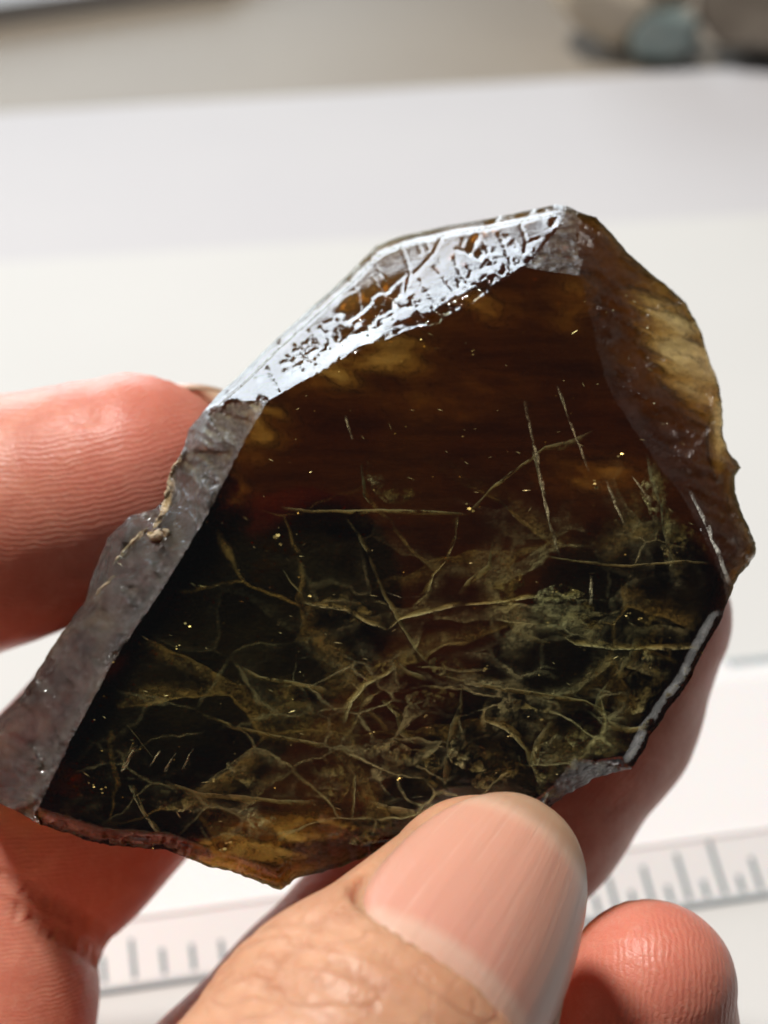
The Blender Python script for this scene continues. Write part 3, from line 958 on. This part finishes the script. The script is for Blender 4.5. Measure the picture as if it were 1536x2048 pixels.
# ---- healed fractures inside
def veil_mat(name, col, spec_rough, ascale, thr0, thr1, cells=False, wid=0.34):
    t = NT(name)
    p = t.pos()
    fade = t.attr("fade")
    n1 = t.noise(p, ascale, 5, 0.65, 0.4)
    if cells:
        wv = t.node("ShaderNodeVectorMath", {0: p, 1: t.node("ShaderNodeVectorMath", {0: t.noise(p, cells * 0.8, 3, 0.55, 0.0, 1), 1: (0.55 / cells, 0.55 / cells, 0.55 / cells)}, operation='MULTIPLY')}, operation='ADD')
        vvec = t.node("ShaderNodeMapping", {"Vector": wv, "Rotation": (0, 0.22, 0), "Scale": (0.62, 1.0, 1.15)})
        vo = t.node("ShaderNodeTexVoronoi", {"Vector": vvec, "Scale": cells, "Randomness": 1.0}, 0, feature='DISTANCE_TO_EDGE')
        web = t.math('SUBTRACT', 1.0, t.smooth(vo, 0.0, t.math('MULTIPLY_ADD', t.noise(p, 2.2, 2), wid, -0.12 * wid)))
        web = t.math('POWER', web, 1.6)
        vc = t.node("ShaderNodeTexVoronoi", {"Vector": vvec, "Scale": cells, "Randomness": 1.0}, 1, feature='F1')
        vr = t.node("ShaderNodeSeparateColor", {0: vc}, 0)
        dip = t.math('POWER', t.math('SUBTRACT', 1.0, t.smooth(vo, 0.0, 0.26)), 2.0)      # a crack plane dips away from one side of its edge
        tex = t.math('MULTIPLY_ADD', t.smooth(t.noise(p, 14.0, 5, 0.7), 0.34, 0.70), 0.85, 0.15)
        fillc = t.math('MULTIPLY', t.math('MULTIPLY', t.smooth(vr, 0.52, 0.82), dip), tex)
        veil = t.math('MULTIPLY', fillc, t.math('MULTIPLY', t.smooth(n1, 0.36, 0.56), 1.0))
        web = t.math('MULTIPLY', web, 0.9)
        a = t.math('MULTIPLY', t.math('MAXIMUM', t.math('MULTIPLY', t.smooth(t.noise(p, 1.1, 4, 0.6), 0.25, 0.75), 0.075 if cells < 2 else 0.0), t.math('MAXIMUM', t.math('MULTIPLY', web, t.smooth(n1, 0.42, 0.60)), veil)), fade, clamp=True)
    else:
        a = t.math('MULTIPLY', t.smooth(n1, thr0, thr1), t.math('MULTIPLY', fade, 2.2), clamp=True)
    nb = t.bump(t.noise(p, 40, 4, 0.7), 0.9, 0.0003)
    df = t.node("ShaderNodeBsdfDiffuse", {"Color": (*col, 1), "Normal": nb})
    tl = t.node("ShaderNodeBsdfTranslucent", {"Color": (*col, 1)})
    gs = t.node("ShaderNodeBsdfGlossy", {"Color": (0.9, 0.88, 0.75, 1), "Roughness": spec_rough, "Normal": nb})
    s1 = t.node("ShaderNodeMixShader", {0: 0.4, 1: df, 2: tl})
    s2 = t.node("ShaderNodeMixShader", {0: 0.25, 1: s1, 2: gs})
    s3 = t.node("ShaderNodeMixShader", {0: a, 1: t.node("ShaderNodeBsdfTransparent", {}), 2: s2})
    return t.surf(s3)

m_veil = veil_mat("fracture_veil", (0.70, 0.76, 0.60), 0.3, 9.0, 0.36, 0.60)
m_flake = veil_mat("fracture_flake", (0.60, 0.64, 0.42), 0.3, 16.0, 0.42, 0.66)
m_web = veil_mat("fracture_web", (0.68, 0.74, 0.58), 0.35, 1.7, 0.3, 0.6, cells=3.0, wid=0.10)
m_web2 = veil_mat("fracture_web_deep", (0.68, 0.73, 0.56), 0.35, 1.4, 0.3, 0.6, cells=1.5, wid=0.07)
m_web3 = veil_mat("fracture_web_fine", (0.70, 0.76, 0.62), 0.35, 2.2, 0.3, 0.6, cells=5.6, wid=0.15)
m_scr = veil_mat("scratch", (0.75, 0.72, 0.66), 0.4, 12.0, 0.36, 0.55)

def ribbon(name, line, dep0, dep1, off, mat, step=6, wob=1.3, seed=0, fade_end=0.25):
    """a crack surface: from a traced line it dips into the body towards an offset line"""
    ln = rough_line(line, step, wob, seed)
    n = len(ln); M = 6
    V, F_, fd = [], [], []
    for i, (x, y) in enumerate(ln):
        tt = i / (n - 1)
        wv = 0.55 + 0.9 * float(vnoise(np.array([tt * n * 0.18]), np.array([seed * 1.7]), 3)[0])
        e_ = min(1, tt / fade_end, (1 - tt) / fade_end) if fade_end else 1
        for k in range(M):
            s_ = k / (M - 1)
            xx, yy = x + off[0] * s_ * wv, y + off[1] * s_ * wv
            V.append((xx, yy, dep0 + (dep1 - dep0) * s_ + 0.003 * math.sin(i * 0.7 + k)))
            fd.append(max(0, e_) * (1 - 0.8 * s_ ** 0.8) * (0.55 if k == 0 else 1))
    for i in range(n - 1):
        for k in range(M - 1):
            F_.append([i * M + k, i * M + k + 1, (i + 1) * M + k + 1, (i + 1) * M + k])
    V = np.array(V)
    V = csa(V[:, 0], V[:, 1], front_base(V[:, 0], V[:, 1]) + V[:, 2])
    o = crystal_part(name, to_world(V), F_, mat)
    vattr(o, "fade", fd)
    return o

CR = [  # line, depth, depth, offset
    ([(1190, 858), (1140, 880), (1090, 892), (1062, 915), (1030, 938), (985, 972), (960, 1000), (935, 1022)], 0.10, 0.30, (-6, 16)),
    ([(560, 1012), (620, 1020), (690, 1020), (760, 1018), (850, 1020), (935, 1026)], 0.12, 0.35, (3, 9)),
    ([(690, 1035), (712, 1070), (735, 1110), (748, 1150), (768, 1195), (790, 1235), (830, 1300), (865, 1340)], 0.10, 0.35, (14, 2)),
    ([(918, 1030), (912, 1080), (895, 1120), (868, 1150), (860, 1180), (840, 1198)], 0.14, 0.35, (-14, 4)),
    ([(1062, 895), (1078, 960), (1090, 1010)], 0.03, 0.06, (7, 0)),
    ([(600, 1205), (640, 1215), (690, 1222), (740, 1250), (775, 1262)], 0.10, 0.3, (0, -14)),
    ([(775, 1262), (800, 1240), (850, 1228), (905, 1215), (925, 1212)], 0.10, 0.3, (2, -12)),
    ([(920, 1212), (980, 1208), (1040, 1200), (1080, 1195)], 0.16, 0.3, (0, -9)),
    ([(865, 1345), (930, 1362), (1010, 1375), (1100, 1388), (1170, 1400), (1230, 1430)], 0.10, 0.35, (2, 10)),
    ([(400, 1425), (470, 1450), (540, 1468), (610, 1480), (670, 1492)], 0.14, 0.4, (4, 12)),
    ([(665, 1495), (690, 1520), (712, 1550), (710, 1600), (706, 1650)], 0.05, 0.3, (-12, 2)),
    ([(924, 1365), (918, 1410), (900, 1450), (888, 1520), (884, 1590)], 0.08, 0.3, (16, 2)),
    ([(690, 1450), (705, 1405), (735, 1370), (775, 1350), (800, 1330)], 0.10, 0.3, (-14, -6)),
    ([(790, 1320), (815, 1340), (850, 1352)], 0.06, 0.25, (6, 18)),
    ([(1270, 1250), (1262, 1300), (1230, 1345), (1195, 1390), (1180, 1440)], 0.08, 0.3, (22, 6)),
    ([(1200, 1385), (1215, 1440), (1260, 1455), (1300, 1450)], 0.08, 0.3, (-8, 16)),
    ([(1110, 1265), (1150, 1290), (1230, 1300), (1330, 1300), (1400, 1298)], 0.10, 0.3, (0, -12)),
    ([(480, 1330), (520, 1352), (570, 1360), (640, 1372), (668, 1385)], 0.12, 0.3, (0, 12)),
    ([(250, 1445), (285, 1490), (310, 1520)], 0.08, 0.25, (6, 4)),
    ([(266, 1480), (250, 1520), (238, 1545)], 0.05, 0.15, (8, 0)),
    ([(255, 1570), (280, 1620), (312, 1668)], 0.05, 0.2, (12, -2)),
    ([(1075, 1570), (1060, 1520), (1070, 1480), (1100, 1440)], 0.06, 0.3, (20, 4)),
    ([(735, 1600), (775, 1610), (830, 1620), (890, 1600)], 0.06, 0.25, (0, 20)),
    ([(330, 1560), (400, 1585), (480, 1590), (560, 1600), (640, 1600)], 0.10, 0.3, (0, 14)),
    ([(720, 920), (724, 960), (726, 990), (740, 1010)], 0.08, 0.3, (12, 6)),
    ([(1085, 1110), (1150, 1120), (1260, 1130), (1370, 1120), (1420, 1125)], 0.12, 0.3, (0, 6)),
    ([(1290, 900), (1300, 960), (1320, 1010), (1325, 1060), (1345, 1130)], 0.06, 0.3, (26, 10)),
    ([(985, 1080), (975, 1130), (935, 1160), (915, 1190)], 0.15, 0.35, (10, 6)),
    ([(760, 1400), (790, 1430), (800, 1470), (830, 1490)], 0.15, 0.35, (16, -4)),
    ([(960, 1440), (1010, 1460), (1050, 1500), (1060, 1540)], 0.12, 0.35, (14, -8)),
    ([(1000, 1220), (1030, 1260), (1100, 1285)], 0.2, 0.4, (-6, 12)),
    ([(560, 1130), (580, 1165), (604, 1190)], 0.10, 0.25, (6, 0)),
]
for i, (ln, d0, d1, off) in enumerate(CR):
    ribbon("fracture", ln, d0 * 0.2, d1 * 0.35, (off[0] * 0.85, off[1] * 0.85), m_veil, seed=100 + i)
SCR = [([(1046, 800), (1056, 850), (1068, 900), (1078, 950), (1088, 1010), (1100, 1060), (1120, 1120)], 6), ([(1112, 770), (1140, 850), (1160, 900), (1176, 945)], 5),
       ([(1210, 960), (1228, 1010), (1250, 1055)], 5), ([(1375, 980), (1405, 1040), (1430, 1100), (1455, 1170)], 9), ([(1262, 950), (1285, 985), (1300, 1005)], 6),
       ([(350, 1505), (325, 1545)], 6), ([(318, 1500), (298, 1535)], 5), ([(270, 1490), (240, 1545)], 6), ([(385, 1495), (362, 1540)], 4), ([(688, 830), (696, 860), (702, 880)], 5),
       ([(1180, 1150), (1178, 1210)], 5), ([(760, 1180), (800, 1195), (850, 1192)], 3)]
for i, (ln, w_) in enumerate(SCR):
    ribbon("scratch", ln, 0.012, 0.02, (w_, 0), m_scr, step=5, wob=1.5, seed=200 + i, fade_end=0.3)

def web(name, mat, x0, x1, y0, y1, dep, amp, seed, dens):
    xs_, ys_ = np.arange(x0, x1, 12.0), np.arange(y0, y1, 12.0)
    X, Y = np.meshgrid(xs_, ys_, indexing='ij')
    ok = inside(X, Y, OUTP) & (dist_poly(X, Y, OUTP, True) > 26) & ~inside(X, Y, polyL) & ~inside(X, Y, polyS)
    D = front_base(X, Y) + dep + amp * (fbm(X * 0.01, Y * 0.01, seed) - 0.5)
    fd = dens(X, Y) * sstep(26, 80, np.minimum(dist_poly(X, Y, OUTP, True), np.minimum(dist_poly(X, Y, E_L), dist_poly(X, Y, E_S))))
    idx = np.arange(X.size).reshape(X.shape)
    F_ = []
    for i in range(len(xs_) - 1):
        for j in range(len(ys_) - 1):
            if ok[i, j] and ok[i + 1, j] and ok[i, j + 1] and ok[i + 1, j + 1]:
                F_.append([idx[i, j], idx[i + 1, j], idx[i + 1, j + 1], idx[i, j + 1]])
    F_ = np.array(F_); k_ = np.unique(F_); rm = -np.ones(X.size, int); rm[k_] = np.arange(len(k_))
    o = crystal_part(name, to_world(csa(X.ravel(), Y.ravel(), D.ravel())[k_]), rm[F_], mat)
    vattr(o, "fade", fd.ravel()[k_])
    return o

def patch(cx, cy, rx_, ry_, ang, dep, tilt, seed, mat):
    """an irregular flake of healed fracture, brightest along one side"""
    NA, NR = 40, 6
    V, fd, F_ = [], [], []
    ca, sa = math.cos(ang), math.sin(ang)
    an = np.arange(NA) / NA * 2 * math.pi
    rr = 0.55 + 0.9 * fbm(np.cos(an) * 1.3 + seed, np.sin(an) * 1.3 + 5, seed, 4)
    for i in range(NR + 1):
        for j in range(NA):
            q = i / NR
            u, w = q * rr[j] * math.cos(an[j]) * rx_, q * rr[j] * math.sin(an[j]) * ry_
            V.append((cx + u * ca - w * sa, cy + u * sa + w * ca, dep + tilt * u / rx_ + 0.02 * math.sin(u * 0.1 + w * 0.13)))
            fd.append(0.55 * (0.35 + 0.65 * q ** 2 if i < NR else 0.7) * (0.45 + 0.55 * math.cos(an[j] - seed)))
    for i in range(NR):
        for j in range(NA):
            F_.append([i * NA + j, i * NA + (j + 1) % NA, (i + 1) * NA + (j + 1) % NA, (i + 1) * NA + j])
    V = np.array(V)
    o = crystal_part("fracture_flake", to_world(csa(V[:, 0], V[:, 1], front_base(V[:, 0], V[:, 1]) + np.maximum(V[:, 2], 0.02))), F_, mat)
    vattr(o, "fade", fd)
PATCHES = [(1120, 1215, 60, 40, 0.3), (1150, 1250, 45, 25, 0.2), (1285, 1265, 35, 55, 0.2), (1265, 1385, 60, 40, -0.5), (1200, 1470, 65, 35, 0.1), (1110, 1530, 40, 55, 0.4),
           (870, 1415, 65, 45, 0.3), (770, 1355, 50, 26, -0.4), (640, 1565, 55, 45, 0.5), (715, 1660, 60, 30, 0.1), (500, 1545, 45, 26, 0.6), (960, 1500, 60, 45, -0.3), (1015, 1570, 60, 40, 0.2),
           (820, 1540, 60, 50, 0.8), (455, 1690, 45, 40, 0.2), (340, 1600, 85, 18, 0.15), (780, 970, 45, 28, 0.5), (930, 1335, 70, 24, 0.2), (1335, 1010, 35, 75, -0.4), (1370, 1100, 40, 55, -0.3),
           (760, 1520, 50, 30, 0.1), (690, 1215, 70, 20, 0.3), (1000, 1150, 50, 30, 0.1), (560, 1640, 60, 25, 0.1), (1320, 1330, 40, 30, 0.6), (1040, 1440, 50, 35, 0.4)]
for i, (cx, cy, a_, b_, an_) in enumerate(PATCHES):
    patch(cx, cy, a_ * 1.1, b_ * 1.1, an_, 0.04 + 0.05 * ((i * 7) % 5) / 5, 0.05, 400 + i, m_flake)

dens1 = lambda X, Y: sstep(1000, 1380, Y + 0.3 * (X - 800)) * (0.30 + 0.70 * sstep(400, 760, X))
dens3 = lambda X, Y: sstep(1080, 1450, Y + 0.3 * (X - 800)) * (0.30 + 0.70 * sstep(450, 800, X)) * sstep(0.36, 0.6, fbm(X * 0.006, Y * 0.009, 99, 3))
dens2 = lambda X, Y: sstep(900, 1150, Y + 0.1 * (X - 700)) * 0.9
web("fracture_web", m_web, 120, 1460, 880, 1700, 0.04, 0.05, 81, dens1)
web("fracture_web", m_web3, 120, 1460, 880, 1700, 0.03, 0.03, 87, dens3)
web("fracture_web", m_web2, 120, 1460, 880, 1690, 0.11, 0.12, 83, dens2)

# ---- glinting flecks
t = NT("fleck")
m_fleck = t.surf(t.node("ShaderNodeBsdfPrincipled", {"Base Color": (0.72, 0.66, 0.42, 1), "Metallic": 0.5, "Roughness": 0.35}))
FL = [(560, 1078, 11), (205, 1580, 7), (182, 1570, 6), (940, 1015, 8), (1255, 1228, 6), (375, 1250, 5), (358, 1293, 5), (850, 1435, 6), (855, 1460, 6), (240, 1130, 4), (1100, 1250, 5),
      (1165, 1297, 5), (900, 1215, 6), (975, 1335, 8), (1190, 1480, 6), (1080, 1440, 5), (1280, 1240, 6), (1185, 968, 9), (1240, 912, 7), (800, 1560, 5), (620, 1190, 4), (430, 1560, 5),
      (950, 705, 6), (840, 680, 5), (1020, 1470, 6), (455, 1690, 8), (440, 1705, 7), (1130, 1190, 5), (1150, 1180, 5), (1108, 1188, 5), (1230, 1245, 4), (745, 1465, 5)]
V, F_ = [], []
def fleck(x, y, s_, dep):
    b_ = float(front_base(np.array([x]), np.array([y]))[0]) + dep
    n_ = random.randint(4, 6); base = len(V)
    tlt = (random.uniform(-0.5, 0.5), random.uniform(-0.2, 1.0))
    ph = random.random() * 6.28
    for k in range(n_):
        r_ = s_ * random.uniform(0.6, 1.1); an = ph + 6.283 * k / n_
        dx, dy = r_ * math.cos(an) * 1.2, r_ * math.sin(an) * 0.8
        V.append(cs(x + dx, y + dy, b_ + (dx * tlt[0] - dy * tlt[1]) / 320))
    F_.append(list(range(base, base + n_)))
for x, y, s_ in FL:
    for q in range(3):
        fleck(x + random.uniform(-s_, s_), y + random.uniform(-s_, s_), s_ * random.uniform(0.3, 0.6), random.uniform(0.02, 0.06))
for q in range(150):
    x = random.uniform(150, 1420); y = random.uniform(560, 1690)
    xa, ya = np.array([x]), np.array([y])
    if not inside(xa, ya, OUTP)[0] or inside(xa, ya, polyL)[0] or inside(xa, ya, polyT)[0] or dist_poly(xa, ya, OUTP, True)[0] < 30: continue
    fleck(x, y, random.choice((0.9, 1.1, 1.4, 1.8, 2.4)), random.uniform(0.02, 0.25))
for q in range(210):                                    # short pale nicks following the growth lines
    x = random.uniform(150, 1420); y = random.uniform(560, 1690)
    xa, ya = np.array([x]), np.array([y])
    if not inside(xa, ya, OUTP)[0] or inside(xa, ya, polyL)[0] or inside(xa, ya, polyT)[0] or dist_poly(xa, ya, OUTP, True)[0] < 25: continue
    b_ = float(front_depth(xa, ya)[0][0]) + 0.006
    L_ = random.choice((1.5, 2, 3, 4, 6, 9)); a_ = math.radians(random.gauss(18, 24)); w_ = random.uniform(0.35, 0.9)
    dx, dy = L_ * math.cos(a_), L_ * math.sin(a_); ex, ey = -w_ * math.sin(a_), w_ * math.cos(a_)
    base = len(V)
    for (ux, uy) in ((-dx, -dy), (ex, ey), (dx, dy), (-ex, -ey)):
        V.append(cs(x + ux, y + uy, b_ + random.uniform(0, 0.006)))
    F_.append([base, base + 1, base + 2, base + 3])
fo = crystal_part("glint_flecks", to_world(np.array(V)), F_, m_fleck, smooth=False)
fo["kind"] = "stuff"

# ---- beige crust along the broken left edge
t = NT("crust")
p = t.pos()
cc_ = t.mix(t.smooth(t.noise(p, 9, 5), 0.35, 0.65), (0.62, 0.47, 0.29, 1), (0.42, 0.33, 0.22, 1))
m_crust = t.surf(t.node("ShaderNodeBsdfPrincipled", {"Base Color": cc_, "Roughness": 0.7, "Normal": t.bump(t.noise(p, 45, 4), 0.8, 0.0003)}))
def crust(line, wpx, seed):
    ln = rough_line(line, 4, 4, seed); V, F_ = [], []
    M = 7
    for i, (x, y) in enumerate(ln):
        tt = i / (len(ln) - 1)
        w_ = wpx * (0.35 + 1.1 * float(fbm(np.array([i * 0.12]), np.array([seed * 1.0]), 5)[0])) * min(1, tt * 5 + .15, (1 - tt) * 5 + .15)
        d_ = float(front_depth(np.array([x]), np.array([y]))[0][0])
        for k in range(M):
            an = 6.283 * k / M
            rr = w_ * (0.8 + 0.5 * random.random())
            V.append(cs(x + rr * math.cos(an), y + rr * math.sin(an) * 0.7, d_ + 0.02 - rr / 320 * math.cos(an * 2 + 1) * 0.8))
    for i in range(len(ln) - 1):
        for k in range(M):
            F_.append([i * M + k, i * M + (k + 1) % M, (i + 1) * M + (k + 1) % M, (i + 1) * M + k])
    return crystal_part("crust", to_world(np.array(V)), F_, m_crust)
crust([(365, 905), (346, 945), (340, 985), (325, 1030), (305, 1062)], 9, 301)
crust([(332, 1062), (312, 1075), (296, 1068)], 16, 302)
crust([(296, 1055), (262, 1090), (238, 1115), (225, 1130)], 7, 303)
crust([(232, 1150), (205, 1175), (190, 1190)], 5, 304)
